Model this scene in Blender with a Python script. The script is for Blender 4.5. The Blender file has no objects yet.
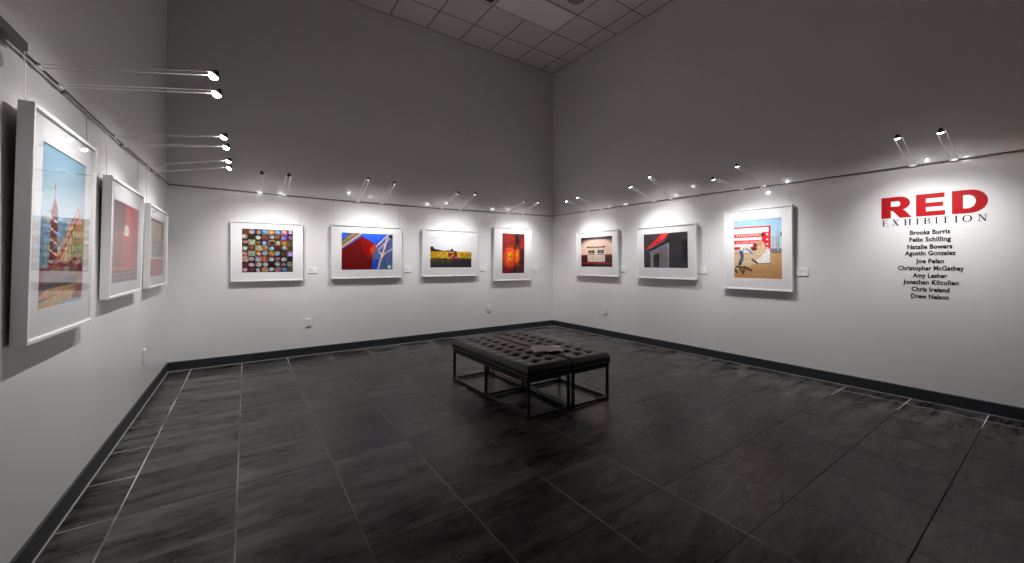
import bpy, bmesh, math, random
import numpy as np
from mathutils import Vector, Matrix
random.seed(7)
S = bpy.context.scene
COL = S.collection
PI = math.pi
W, H, YB = 6.0464, 5.3529, -9.0          # room width, ceiling height, how far it runs back
ROTZ = {'M': 0.0, 'R': -PI/2, 'L': PI/2}

# ------------------------------------------------------------------ materials
def mat(name, col=(.8,.8,.8), rough=.5, metal=0.0, spec=.5, emit=None, es=0, coat=0, coat_r=.1):
    m = bpy.data.materials.new(name); m.use_nodes = True
    b = m.node_tree.nodes['Principled BSDF']
    b.inputs['Base Color'].default_value = (*col, 1)
    b.inputs['Roughness'].default_value = rough
    b.inputs['Metallic'].default_value = metal
    b.inputs['Specular IOR Level'].default_value = spec
    b.inputs['Coat Weight'].default_value = coat
    b.inputs['Coat Roughness'].default_value = coat_r
    if emit:
        b.inputs['Emission Color'].default_value = (*emit, 1)
        b.inputs['Emission Strength'].default_value = es
    return m
def nt(m): return m.node_tree, m.node_tree.nodes, m.node_tree.links, m.node_tree.nodes['Principled BSDF']
def math_node(t, op, a=None, b=None, c=None):
    n = t.nodes.new('ShaderNodeMath'); n.operation = op
    for i, v in enumerate((a, b, c)):
        if v is None: continue
        if isinstance(v, (int, float)): n.inputs[i].default_value = v
        else: t.links.new(v, n.inputs[i])
    return n.outputs[0]
def mix(t, fac, a, b, kind='MIX'):
    n = t.nodes.new('ShaderNodeMix'); n.data_type = 'RGBA'; n.blend_type = kind
    for k, v in ((0, fac), (6, a), (7, b)):
        if isinstance(v, (int, float)): n.inputs[k].default_value = v
        elif isinstance(v, tuple): n.inputs[k].default_value = (*v, 1)
        else: t.links.new(v, n.inputs[k])
    return n.outputs[2]
def noise(t, vec, scale, detail=4, rough=.6, sc=(1,1,1), rot=0):
    mp = t.nodes.new('ShaderNodeMapping'); mp.inputs['Scale'].default_value = sc
    mp.inputs['Rotation'].default_value = (0,0,rot)
    t.links.new(vec, mp.inputs[0])
    n = t.nodes.new('ShaderNodeTexNoise'); n.inputs['Scale'].default_value = scale
    n.inputs['Detail'].default_value = detail; n.inputs['Roughness'].default_value = rough
    t.links.new(mp.outputs[0], n.inputs['Vector'])
    return n.outputs[0]
def ramp(t, fac, lo, hi):
    n = t.nodes.new('ShaderNodeMapRange'); n.inputs[1].default_value = lo; n.inputs[2].default_value = hi
    t.links.new(fac, n.inputs[0]); return n.outputs[0]
def bump(t, b, h, strength, dist):
    n = t.nodes.new('ShaderNodeBump'); n.inputs['Strength'].default_value = strength
    n.inputs['Distance'].default_value = dist
    t.links.new(h, n.inputs['Height']); t.links.new(n.outputs[0], b.inputs['Normal'])
def grid_line(t, pos, ox, oy, T, w):
    """1 on the joint lines of a square grid, plus the cell indices"""
    sx = t.nodes.new('ShaderNodeSeparateXYZ'); t.links.new(pos, sx.inputs[0])
    out = []; idx = []
    for o, c in ((ox, sx.outputs[0]), (oy, sx.outputs[1])):
        u = math_node(t, 'DIVIDE', math_node(t, 'SUBTRACT', c, o), T)
        f = math_node(t, 'FRACT', u)
        d = math_node(t, 'ABSOLUTE', math_node(t, 'SUBTRACT', f, .5))
        out.append(math_node(t, 'GREATER_THAN', d, .5 - w/(2*T)))
        idx.append(math_node(t, 'FLOOR', u))
    return math_node(t, 'MAXIMUM', out[0], out[1]), idx

m_wall = mat('wall_paint', (.80,.79,.785), .55, spec=.35, coat=.36, coat_r=.14)
t, N, L, B = nt(m_wall)
g = N.new('ShaderNodeNewGeometry')
bump(t, B, noise(t, g.outputs['Position'], 45, 3), .12, .004)
n1 = ramp(t, noise(t, g.outputs['Position'], 1.6, 3), .3, .7)
L.new(mix(t, n1, (.738,.732,.742), (.768,.762,.772)), B.inputs['Base Color'])

m_floor = mat('slate_tile', (.04,.04,.04), .3, spec=.21)
t, N, L, B = nt(m_floor)
g = N.new('ShaderNodeNewGeometry'); P = g.outputs['Position']
line, idx = grid_line(t, P, -.281, -.0423, .508, .0065)
cmb = N.new('ShaderNodeCombineXYZ'); L.new(idx[0], cmb.inputs[0]); L.new(idx[1], cmb.inputs[1])
wn = N.new('ShaderNodeTexWhiteNoise'); wn.noise_dimensions = '3D'; L.new(cmb.outputs[0], wn.inputs[0])
vadd = N.new('ShaderNodeVectorMath'); vadd.operation = 'MULTIPLY_ADD'
L.new(wn.outputs['Color'], vadd.inputs[0]); vadd.inputs[1].default_value = (9,9,9); L.new(P, vadd.inputs[2])
V = vadd.outputs[0]
s1 = ramp(t, noise(t, V, 1.9, 6, .6, (1,3.2,1), .2), .43, .70)
s2 = ramp(t, noise(t, V, 6.0, 6, .7, (1,4.5,1), .2), .44, .76)
s3 = math_node(t, 'ADD', math_node(t, 'MULTIPLY', s1, .6), math_node(t, 'MULTIPLY', s2, .4))
base = mix(t, s3, (.008,.0075,.0075), (.155,.145,.141))
tone = math_node(t, 'MULTIPLY_ADD', wn.outputs['Value'], .6, .7)
hs = N.new('ShaderNodeVectorMath'); hs.operation = 'SCALE'; L.new(base, hs.inputs[0]); L.new(tone, hs.inputs['Scale'])
# wall light painted into the joint colour as paler stubs; left-half long joints paler too
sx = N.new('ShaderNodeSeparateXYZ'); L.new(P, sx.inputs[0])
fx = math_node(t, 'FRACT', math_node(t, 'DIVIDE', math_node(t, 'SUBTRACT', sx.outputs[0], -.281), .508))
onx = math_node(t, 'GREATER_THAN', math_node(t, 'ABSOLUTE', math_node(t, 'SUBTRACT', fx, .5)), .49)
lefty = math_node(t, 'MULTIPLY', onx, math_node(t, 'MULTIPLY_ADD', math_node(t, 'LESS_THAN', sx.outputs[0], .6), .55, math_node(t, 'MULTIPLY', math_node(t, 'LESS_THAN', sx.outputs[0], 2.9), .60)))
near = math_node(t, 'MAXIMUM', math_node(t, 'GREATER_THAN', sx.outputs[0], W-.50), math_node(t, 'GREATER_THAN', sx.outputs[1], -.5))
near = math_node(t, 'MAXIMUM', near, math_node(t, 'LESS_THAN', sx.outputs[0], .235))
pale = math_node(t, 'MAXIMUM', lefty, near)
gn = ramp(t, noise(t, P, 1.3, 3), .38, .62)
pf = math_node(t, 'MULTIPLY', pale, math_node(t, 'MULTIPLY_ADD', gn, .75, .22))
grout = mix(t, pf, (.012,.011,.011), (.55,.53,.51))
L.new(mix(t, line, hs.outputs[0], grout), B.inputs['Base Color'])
r = math_node(t, 'MULTIPLY_ADD', s3, .12, .27)
L.new(mix(t, line, r, (.9,.9,.9)), B.inputs['Roughness'])
bump(t, B, math_node(t, 'SUBTRACT', 1.0, line), .5, .003)

m_ceil = mat('ceiling_tile', (.7,.68,.66), .9)
t, N, L, B = nt(m_ceil)
g = N.new('ShaderNodeNewGeometry'); P = g.outputs['Position']
CT = .6144; CX0 = W - .3214; CY0 = -.5789
line, idx = grid_line(t, P, CX0, CY0, CT, .026)
sx = N.new('ShaderNodeSeparateXYZ'); L.new(P, sx.inputs[0])
line = math_node(t, 'MAXIMUM', line, math_node(t, 'GREATER_THAN', sx.outputs[0], W-.022)); line = math_node(t, 'MAXIMUM', line, math_node(t, 'GREATER_THAN', sx.outputs[1], -.022))
sp = ramp(t, noise(t, P, 90, 3, .7), .35, .7)
L.new(mix(t, line, mix(t, sp, (.70,.68,.66), (.78,.76,.74)), (.30,.29,.275)), B.inputs['Base Color'])
bump(t, B, line, .4, -.01)

m_base = mat('slate_vinyl', (.020,.026,.031), .42)
m_caulk = mat('pale_grout', (.30,.30,.30), .7)
m_white = mat('white_lacquer', (.86,.86,.86), .32)
m_matb = mat('mat_board', (.86,.86,.88), .85, spec=.2)
m_back = mat('backing_board', (.25,.20,.15), .9)
m_card = mat('white_card', (.86,.86,.86), .7)
m_ink = mat('grey_print', (.25,.25,.26), .8)
m_black = mat('black_vinyl_letter', (.012,.012,.014), .45)
m_red = mat('red_vinyl_letter', (.38,.002,.006), .45, spec=.3)
m_rail = mat('dark_bronze_rail', (.07,.065,.06), .4, metal=.6)
m_rod = mat('nickel_rod', (.85,.84,.82), .32, metal=.35)
m_wire = mat('steel_wire', (.42,.42,.41), .4, metal=.7)
m_dark = mat('dark_plastic', (.035,.034,.033), .45)
m_shell = mat('dark_lamp_shell', (.05,.048,.045), .4, metal=.5)
m_lens = mat('lit_lamp_lens', (1,1,1), .3, emit=(1.0,.93,.82), es=55)
m_plate = mat('white_plastic', (.82,.82,.80), .4)
m_slot = mat('outlet_slot', (.02,.02,.02), .6)
m_leather = mat('black_leather', (.005,.0049,.0048), .38, spec=.35, coat=.1, coat_r=.3)
t, N, L, B = nt(m_leather)
g = N.new('ShaderNodeTexCoord'); bump(t, B, noise(t, g.outputs['Object'], 220, 3), .15, .001)
m_metal = mat('black_steel', (.018,.018,.018), .33, metal=.3)
m_panel = mat('light_diffuser', (.93,.92,.90), .5)
m_frame_l = mat('troffer_frame', (.75,.74,.72), .5)
m_sign = mat('sign_housing', (.7,.7,.7), .5)
m_exit = mat('lit_red_letter', (.8,.02,.02), .5, emit=(1.0,.03,.04), es=34)
m_paper = mat('printed_page', (.62,.6,.6), .5)
t, N, L, B = nt(m_paper)
tc = N.new('ShaderNodeTexCoord')
br = N.new('ShaderNodeTexBrick'); br.inputs['Scale'].default_value = 1
br.inputs['Color1'].default_value = (.20,.13,.13,1); br.inputs['Color2'].default_value = (.36,.20,.20,1); br.inputs['Mortar'].default_value = (.62,.56,.56,1)
br.inputs['Brick Width'].default_value = .045; br.inputs['Row Height'].default_value = .012; br.inputs['Mortar Size'].default_value = .0042
L.new(tc.outputs['Object'], br.inputs['Vector']); L.new(br.outputs[0], B.inputs['Base Color'])
# clear glazing: reflects by Fresnel, lets the rest straight through
m_glass = bpy.data.materials.new('clear_glazing'); m_glass.use_nodes = True
t = m_glass.node_tree; t.nodes.clear()
o = t.nodes.new('ShaderNodeOutputMaterial'); mx = t.nodes.new('ShaderNodeMixShader'); g = t.nodes.new('ShaderNodeNewGeometry')
tr = t.nodes.new('ShaderNodeBsdfTransparent'); gl = t.nodes.new('ShaderNodeBsdfGlossy')
dt = t.nodes.new('ShaderNodeVectorMath'); dt.operation = 'DOT_PRODUCT'
t.links.new(g.outputs['Incoming'], dt.inputs[0]); t.links.new(g.outputs['Normal'], dt.inputs[1])
k_ = math_node(t, 'SUBTRACT', 1.0, math_node(t, 'ABSOLUTE', dt.outputs['Value']))
fac = math_node(t, 'MULTIPLY_ADD', math_node(t, 'POWER', k_, 5.0), .90, .020)
gl.inputs['Roughness'].default_value = .02; tr.inputs[0].default_value = (.992,.992,.992,1)
t.links.new(fac, mx.inputs[0]); t.links.new(tr.outputs[0], mx.inputs[1]); t.links.new(gl.outputs[0], mx.inputs[2]); t.links.new(mx.outputs[0], o.inputs[0])
m_print = mat('photographic_print', (.5,.5,.5), .45, spec=.3)
t, N, L, B = nt(m_print)
a = N.new('ShaderNodeAttribute'); a.attribute_name = 'ink'; L.new(a.outputs['Color'], B.inputs['Base Color'])

# ------------------------------------------------------------------ object helpers
def obj(name, bm, m, parent=None, smooth=False, loc=(0,0,0), rot=(0,0,0)):
    me = bpy.data.meshes.new(name)
    bmesh.ops.recalc_face_normals(bm, faces=bm.faces)
    bm.to_mesh(me); bm.free()
    o = bpy.data.objects.new(name, me); COL.objects.link(o)
    me.materials.append(m)
    if smooth:
        for p in me.polygons: p.use_smooth = True
    o.location = loc; o.rotation_euler = rot
    if parent: o.parent = parent
    return o
def empty(name, label, cat, loc=(0,0,0), rz=0, group=None, rx=0):
    o = bpy.data.objects.new(name, None); COL.objects.link(o)
    o.empty_display_size = .1
    o.location = loc; o.rotation_euler = (rx, 0, rz)
    return tag(o, label, cat, group)
def tag(o, label, cat, group=None):
    o['label'] = label; o['category'] = cat
    if group: o['group'] = group
    return o
def struct(o): o['kind'] = 'structure'; return o
def B_(): return bmesh.new()
def box(bm, x0, x1, y0, y1, z0, z1, bevel=0, seg=2):
    r = bmesh.ops.create_cube(bm, size=1)
    vs = r['verts']
    for v in vs:
        v.co = Vector(((x0+x1)/2 + v.co.x*(x1-x0), (y0+y1)/2 + v.co.y*(y1-y0), (z0+z1)/2 + v.co.z*(z1-z0)))
    if bevel:
        es = list({e for v in vs for e in v.link_edges})
        bmesh.ops.bevel(bm, geom=es, offset=bevel, segments=seg, affect='EDGES', profile=.6)
    return bm
def tube(bm, pts, r, n=8):
    """swept round bar through pts, capped"""
    pts = [Vector(p) for p in pts]; rings = []
    for i, p in enumerate(pts):
        d = (pts[min(i+1, len(pts)-1)] - pts[max(i-1, 0)]).normalized()
        up = Vector((0,0,1)) if abs(d.z) < .95 else Vector((1,0,0))
        a = d.cross(up).normalized(); b = d.cross(a)
        rr = r[i] if isinstance(r, (list, tuple)) else r
        rings.append([bm.verts.new(p + a*rr*math.cos(2*PI*k/n) + b*rr*math.sin(2*PI*k/n)) for k in range(n)])
    for i in range(len(rings)-1):
        for k in range(n):
            bm.faces.new((rings[i][k], rings[i][(k+1)%n], rings[i+1][(k+1)%n], rings[i+1][k]))
    bm.faces.new(rings[0]); bm.faces.new(rings[-1][::-1])
    return bm
def ring_prism(bm, o, i, y0, y1, bevel=0):
    """rectangular ring in XZ: o/i = (x0,x1,z0,z1) outer and inner, from y0 to y1"""
    def rect(r, y): return [bm.verts.new((x, y, z)) for x, z in ((r[0],r[2]),(r[1],r[2]),(r[1],r[3]),(r[0],r[3]))]
    a, b, c, d = rect(o, y0), rect(i, y0), rect(o, y1), rect(i, y1)
    for k in range(4):
        l = (k+1) % 4
        for q in ((a[k],a[l],b[l],b[k]), (c[k],c[l],d[l],d[k]), (a[k],a[l],c[l],c[k]), (b[k],b[l],d[l],d[k])):
            bm.faces.new(q)
    if bevel: bmesh.ops.bevel(bm, geom=list(bm.edges), offset=bevel, segments=2, affect='EDGES')
    return bm
def prism(bm, poly, y0, y1):
    """filled outline in XZ pulled from y0 to y1"""
    a = [bm.verts.new((x, y0, z)) for x, z in poly]; b = [bm.verts.new((x, y1, z)) for x, z in poly]
    n = len(a)
    f = bm.faces.new(a); f2 = bm.faces.new(b[::-1])
    for k in range(n): bm.faces.new((a[k], b[k], b[(k+1)%n], a[(k+1)%n]))
    f.normal_update(); f2.normal_update()
    bmesh.ops.triangulate(bm, faces=[f, f2], ngon_method='EAR_CLIP')
    return bm
def holed(bm, outer, hole, y0, y1):
    """outline with one hole, both same vertex count, as a strip ring"""
    n = len(outer)
    A = [[bm.verts.new((x, y, z)) for x, z in p] for p in (outer, hole) for y in (y0, y1)]
    for k in range(n):
        l = (k+1) % n
        for q in ((A[0][k],A[0][l],A[2][l],A[2][k]), (A[1][k],A[1][l],A[3][l],A[3][k]), (A[0][k],A[0][l],A[1][l],A[1][k]), (A[2][k],A[2][l],A[3][l],A[3][k])):
            bm.faces.new(q)
    return bm
def wloc(w, s, z, off=0):
    return {'M': (s, -off, z), 'R': (W-off, s, z), 'L': (off, s, z)}[w]

# ------------------------------------------------------------------ the room
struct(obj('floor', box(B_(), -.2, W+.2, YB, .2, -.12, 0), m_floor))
struct(obj('ceiling', box(B_(), -.2, W+.2, YB, .2, H, H+.12), m_ceil))
struct(obj('wall_left', box(B_(), -.2, 0, YB, .2, 0, H), m_wall))
struct(obj('wall_back', box(B_(), 0, W, 0, .2, 0, H), m_wall))
struct(obj('wall_right', box(B_(), W, W+.2, YB, .2, 0, H), m_wall))
bh, bt = .115, .010
def base_bm(length):
    bm = B_(); prof = [(0,.0), (-bt,.0), (-bt,bh-.006), (-bt+.004,bh), (0,bh)]
    a = [bm.verts.new((0, y, z)) for y, z in prof]; b = [bm.verts.new((length, y, z)) for y, z in prof]
    bm.faces.new(a); bm.faces.new(b[::-1])
    for k in range(5): bm.faces.new((a[k], b[k], b[(k+1)%5], a[(k+1)%5]))
    return bm
struct(obj('baseboard_back', base_bm(W), m_base))
struct(obj('baseboard_left', base_bm(-YB-bt), m_base, loc=(0,YB,0), rot=(0,0,PI/2)))
struct(obj('baseboard_right', base_bm(-YB-bt), m_base, loc=(W,-bt,0), rot=(0,0,-PI/2)))
c0, c1 = bt, bt+.007
struct(obj('trim_1', box(B_(), c1, W-c1, -c1, -c0, 0, .004), m_caulk))
struct(obj('trim_2', box(B_(), c0, c1, YB, -c0, 0, .004), m_caulk))
struct(obj('trim_3', box(B_(), W-c1, W-c0, YB, -c0, 0, .004), m_caulk))

# ceiling fittings
def cx(i): return CX0 - i*CT
def cy(j): return CY0 - j*CT
t_ = empty('ceiling_light_panel', 'long unlit lens panel light set in the tiled ceiling', 'ceiling light', ((cx(1)+cx(3))/2, (cy(1)+cy(2))/2, H))
hx, hy = CT-.013, CT/2-.013
bm = B_(); ring_prism(bm, (-hx,hx,-hy,hy), (-hx+.02,hx-.02,-hy+.02,hy-.02), 0, .008)
obj('frame', bm, m_frame_l, t_, rot=(PI/2,0,0)).location = (0,0,-.0085)
bm = B_(); box(bm, -hx+.021, hx-.021, -hy+.021, hy-.021, -.006, -.001)
obj('diffuser', bm, m_panel, t_)
t_ = empty('ceiling_vent', 'square dark louvred air vent in the ceiling beside the light panel', 'vent', ((cx(3)+cx(4))/2, (cy(1)+cy(2))/2, H))
q = CT/2-.014
bm = B_(); ring_prism(bm, (-q,q,-q,q), (-q+.03,q-.03,-q+.03,q-.03), 0, .01)
obj('frame', bm, m_frame_l, t_, rot=(PI/2,0,0)).location = (0,0,-.0105)
bm = B_(); box(bm, -q+.031, q-.031, -q+.031, q-.031, -.003, -.001); obj('backing', bm, m_dark, t_)
for k in range(1, 4):
    a = (q-.03)*(1-k*.24); bm = B_(); ring_prism(bm, (-a,a,-a,a), (-a+.018,a-.018,-a+.018,a-.018), 0, .012)
    obj('louvre', bm, mat('vent_grey', (.3,.29,.28), .5) if k == 1 else bpy.data.materials['vent_grey'], t_, rot=(PI/2,0,0)).location = (0,0,-.0155)
t_ = empty('ceiling_speaker', 'round grille in the ceiling tile behind the light panel', 'speaker', ((cx(1)+cx(2))/2, (cy(2)+cy(3))/2, H))
def disc(r, z0, z1, n=40, r2=None):
    bm = B_(); r2 = r if r2 is None else r2
    a = [bm.verts.new((r*math.cos(2*PI*k/n), r*math.sin(2*PI*k/n), z0)) for k in range(n)]
    b = [bm.verts.new((r2*math.cos(2*PI*k/n), r2*math.sin(2*PI*k/n), z1)) for k in range(n)]
    bm.faces.new(a); bm.faces.new(b[::-1])
    for k in range(n): bm.faces.new((a[k], a[(k+1)%n], b[(k+1)%n], b[k]))
    return bm
obj('rim', disc(.16, -.012, -.001, r2=.17), m_frame_l, t_)
obj('grille', disc(.14, -.017, -.0125, r2=.145), bpy.data.materials['vent_grey'], t_)

# ------------------------------------------------------------------ little painter for the prints
def srgb(c): 
    c = np.asarray(c, float)/255.
    return np.where(c <= .04045, c/12.92, ((c+.055)/1.055)**2.4)
class Canvas:
    def __init__(s, nx, ny, c=(255,255,255)):
        s.nx, s.ny = nx, ny
        s.u, s.v = np.meshgrid((np.arange(nx)+.5)/nx, (np.arange(ny)+.5)/ny)   # v runs DOWN
        s.a = np.zeros((ny, nx, 3)); s.a[:] = c
        s.rng = np.random.RandomState(3)
    def put(s, m, c, al=1.0):
        m = m.astype(float)*al; s.a = s.a*(1-m[..., None]) + np.asarray(c, float)*m[..., None]
    def poly(s, pts, c, al=1.0):
        ins = np.zeros(s.u.shape, bool); n = len(pts)
        for i in range(n):
            (x0, y0), (x1, y1) = pts[i], pts[(i+1) % n]
            if y0 == y1: continue
            cr = ((y0 > s.v) != (y1 > s.v)) & (s.u < (x1-x0)*(s.v-y0)/(y1-y0) + x0)
            ins ^= cr
        s.put(ins, c, al)
    def rect(s, x0, x1, y0, y1, c, al=1.0): s.put((s.u >= x0)&(s.u < x1)&(s.v >= y0)&(s.v < y1), c, al)
    def ell(s, x, y, rx, ry, c, al=1.0, soft=0):
        d = ((s.u-x)/rx)**2 + ((s.v-y)/ry)**2
        s.put(np.clip((1+soft-d)/max(soft, 1e-3), 0, 1) if soft else d < 1, c, al)
    def line(s, x0, y0, x1, y1, w, c, al=1.0):
        asp = s.ny/s.nx; dx, dy = x1-x0, (y1-y0)*asp; L2 = dx*dx+dy*dy
        tt = np.clip(((s.u-x0)*dx + (s.v-y0)*asp*dy)/L2, 0, 1)
        s.put(np.hypot(s.u-x0-tt*dx, (s.v-y0)*asp-tt*dy) < w/2, c, al)
    def grad(s, y0, y1, c0, c1, x0=0, x1=1):
        k = np.clip((s.v-y0)/(y1-y0), 0, 1)[..., None]; m = ((s.v >= y0)&(s.v < y1)&(s.u >= x0)&(s.u < x1))[..., None]
        s.a = np.where(m, np.asarray(c0)*(1-k) + np.asarray(c1)*k, s.a)
    def speck(s, amp, cell=2, m=None):
        n = s.rng.rand(s.ny//cell+1, s.nx//cell+1); n = np.kron(n, np.ones((cell, cell)))[:s.ny, :s.nx]
        k = (1 + (n-.5)*2*amp)[..., None]
        s.a = np.clip(s.a*k if m is None else np.where(m[..., None], s.a*k, s.a), 0, 255)

def art_lights():          # a grid of small glowing squares
    c = Canvas(96, 96, (45,28,26)); r = random.Random(5)
    spec = [[(140,90,40,0),(120,90,60,(190,205,235)),(70,40,35,(220,190,190)),(60,160,215,(190,225,235)),(200,120,50,(250,200,130)),(120,120,150,(170,215,245)),(200,120,120,(240,200,200)),(90,50,80,(235,215,235))],
    [(80,40,35,(240,225,225)),(75,45,30,0),(60,35,30,(225,235,225)),(120,70,60,(170,100,60)),(110,70,50,(190,215,245)),(70,40,30,(190,130,60)),(120,90,190,(180,160,235)),(70,20,70,(200,140,190))],
    [(90,40,45,(210,150,150)),(190,200,170,(215,225,200)),(60,40,35,(150,130,90)),(30,20,110,(210,210,255)),(190,150,120,(90,40,30)),(120,95,70,(235,235,220)),(160,90,50,(230,160,40)),(150,140,90,(120,110,70))],
    [(100,85,60,(225,235,215)),(90,50,45,(170,110,90)),(200,190,140,(225,190,170)),(150,150,90,(190,150,100)),(40,35,45,(190,230,250)),(140,60,40,(90,40,30)),(60,50,40,(200,215,200)),(120,100,60,(80,70,40))],
    [(150,80,80,(230,190,180)),(170,200,175,(190,215,190)),(110,40,50,(235,200,150)),(80,80,110,(190,205,225)),(160,110,60,(210,170,70)),(60,60,70,(170,205,235)),(80,50,40,(120,90,60)),(150,120,200,(225,205,250))],
    [(225,190,165,0),(35,30,35,(220,210,215)),(150,120,130,(215,205,215)),(190,90,40,(230,140,80)),(50,45,60,(215,220,235)),(60,30,30,(190,120,120)),(60,60,60,(215,225,225)),(50,40,40,0)],
    [(80,40,45,(130,80,90)),(60,35,40,(235,200,215)),(150,120,110,(215,200,220)),(70,60,80,(215,230,235)),(70,35,30,(50,30,60)),(60,65,55,(210,230,220)),(50,40,60,(190,160,170)),(150,150,120,(170,165,135))],
    [(130,60,60,(250,205,215)),(50,45,45,(120,100,90)),(60,50,55,(220,215,230)),(200,150,120,(220,180,150)),(55,45,50,(220,235,240)),(170,100,110,(200,140,140)),(50,60,110,(140,180,240)),(90,70,60,(120,110,90))]]
    for j in range(8):
        for i in range(8):
            a = spec[j][i]; x, y = i/8, j/8
            c.rect(x, x+.125, y, y+.125, a[:3])
            if a[3]: c.ell(x+.0625+r.uniform(-.012,.012), y+.0625+r.uniform(-.012,.012), r.uniform(.038,.05), r.uniform(.034,.045), a[3], 1, .5)
    c.a = c.a*.82; c.speck(.2, 3); return c
def art_facade():          # red wall wedge, blue sky, steel truss
    c = Canvas(120, 92, (40,95,225))
    c.grad(0, .5, (70,120,235), (25,90,225))
    c.poly([(0,.46),(.38,.08),(.62,.27),(.66,.35),(.6,.55),(.57,1),(0,1)], (128,12,12))
    c.poly([(.05,1),(.1,.75),(.55,.75),(.57,1)], (120,14,14), .5)
    c.poly([(.34,.12),(.62,.27),(.55,.75),(.4,.5)], (175,20,18), .6)
    c.poly([(.53,.44),(.62,.28),(.66,.36),(.60,.58),(.56,.6)], (225,75,20))
    c.poly([(.57,1),(.60,.55),(.68,.34),(.98,0),(1,0),(1,1)], (100,116,165))
    c.poly([(.57,1),(.59,.72),(.7,.7),(.7,1)], (35,95,205))
    c.poly([(0,.27),(.22,0),(.40,0),(0,.44)], (175,155,120))
    c.line(0,.33,.32,0,.02,(120,90,80)); c.line(0,.40,.37,.02,.03,(215,195,150)); c.line(0,.24,.2,0,.03,(120,125,60))
    for a in [(.66,.36,.90,.02,.022),(.70,.45,.97,.08,.02),(.76,.62,1,.40,.02),(.90,.02,.78,.62,.03),(.78,.58,.70,.98,.028),(.72,.5,.80,.62,.03)]:
        c.line(*a, (225,205,190))
    for a in [(.82,.7,.88,1,.012),(.9,.5,.8,.85,.01),(.95,.2,.85,.45,.012),(.97,.55,.93,.98,.012)]: c.line(*a, (50,60,110))
    c.poly([(.91,.04),(1,.04),(1,.12),(.94,.12)], (50,30,35))
    c.ell(.93,.92,.04,.05,(200,220,220))
    c.speck(.10, 2, c.u > .6); c.speck(.05, 2); return c
def art_field():           # yellow flower field under a white sky, a figure in red
    c = Canvas(126, 92, (238,236,242))
    c.grad(0, .45, (236,234,240), (236,240,244))
    c.poly([(0,.36),(.05,.30),(.09,.38),(.17,.40),(.3,.44),(.48,.42),(.6,.45),(.8,.49),(1,.50),(1,.55),(0,.55)], (52,38,34))
    c.ell(.04,.38,.05,.075,(35,28,32)); c.ell(.51,.42,.03,.05,(60,30,40))
    c.grad(.47, .68, (225,170,25), (190,165,35))
    c.grad(.68, 1.01, (85,88,40), (32,30,44))
    m = (c.v > .47)
    c.speck(.35, 2, m); 
    c.poly([(.70,.52),(1,.52),(1,.66),(.72,.68)], (150,140,30), .45)
    c.poly([(.60,.76),(.66,.72),(1,.72),(1,1),(.40,1),(.50,.8)], (42,34,56), .7)
    c.ell(.16,.86,.07,.06,(50,70,80),.7); c.ell(.1,.74,.05,.04,(110,95,40),.7); c.ell(.3,.8,.04,.05,(100,100,50),.7)
    c.poly([(.42,.50),(.53,.52),(.58,.46),(.63,.50),(.66,.66),(.67,.74),(.56,.74),(.54,.66),(.46,.70),(.42,.62)], (130,25,45))
    c.line(.44,.70,.55,.56,.03,(235,150,90)); c.ell(.585,.50,.025,.05,(95,30,45)); c.ell(.61,.66,.022,.03,(220,150,200))
    c.poly([(.55,.74),(.66,.74),(.68,1),(.54,1)], (45,25,45), .9)
    return c
def art_window():          # warm patch of window light on a red curtain
    c = Canvas(76, 124, (165,32,16))
    c.grad(0, 1.01, (160,45,30), (130,14,12))
    c.rect(.0,.05,0,1,(90,14,14),.6)
    c.poly([(.72,0),(1,0),(1,1),(.60,1),(.58,.42),(.78,.4)], (105,22,24))
    c.poly([(.86,.1),(.97,.14),(.95,.38),(.8,.37)], (190,50,40), .8)
    c.poly([(.9,.4),(1,.36),(1,1),(.8,1)], (70,22,22), .8)
    c.poly([(.55,0),(.72,0),(.76,.39),(.60,.40)], (22,14,26))
    c.poly([(.55,.3),(.60,.3),(.60,1),(.42,1),(.53,.84)], (34,8,10))
    c.ell(.34,.60,.26,.22,(235,80,12),.95,.9)
    c.poly([(.18,.47),(.50,.42),(.52,.68),(.18,.74)], (255,150,20), .95)
    c.poly([(.60,.40),(.73,.40),(.74,.70),(.61,.74)], (250,140,20), .95)
    c.line(.22,.40,.5,.385,.03,(240,110,30)); c.line(.22,.78,.5,.69,.03,(235,120,40))
    for k in range(4):
        c.line(.16+.1*k,.48-.01*k,.24+.1*k,.60,.03,(190,50,10)); c.line(.24+.09*k,.60,.15+.1*k,.73-.01*k,.03,(190,50,10))
    c.ell(.68,.55,.10,.22,(240,120,20),.5,.9); c.ell(.34,.52,.06,.04,(255,205,60)); c.ell(.32,.64,.06,.03,(255,180,40)); c.ell(.67,.53,.04,.05,(255,175,40))
    c.speck(.1, 2); return c
def art_diner():           # pale building with two dark windows glowing over a red band
    c = Canvas(92, 74, (36,30,42))
    c.ell(.52,.62,.62,.52,(236,206,190),1,.75)
    c.rect(0,1,0,.10,(34,30,44),.55)
    c.rect(0,1,.60,.90,(105,16,20)); c.rect(0,.22,.66,.84,(58,14,16),.8); c.rect(.78,1,.66,.84,(58,14,16),.8)
    c.rect(0,1,.58,.62,(170,80,70),.6); c.rect(0,1,.845,.90,(165,26,40),.8)
    c.rect(.22,.77,.32,.82,(226,212,200))
    c.rect(.21,.78,.33,.36,(120,85,75)); c.ell(.23,.34,.03,.03,(60,40,40)); c.ell(.75,.34,.03,.03,(60,40,40))
    for a in (.245,.54): 
        c.rect(a,a+.20,.44,.545,(40,26,28)); c.rect(a+.05,a+.14,.49,.52,(190,175,170)); c.rect(a,a+.2,.57,.59,(120,80,75))
    for k in range(8): c.rect(.25+k*.062,.262+k*.062,.64,.78,(150,135,125),.7)
    c.rect(0,1,.90,1,(26,16,18)); c.speck(.08, 2); return c
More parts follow.
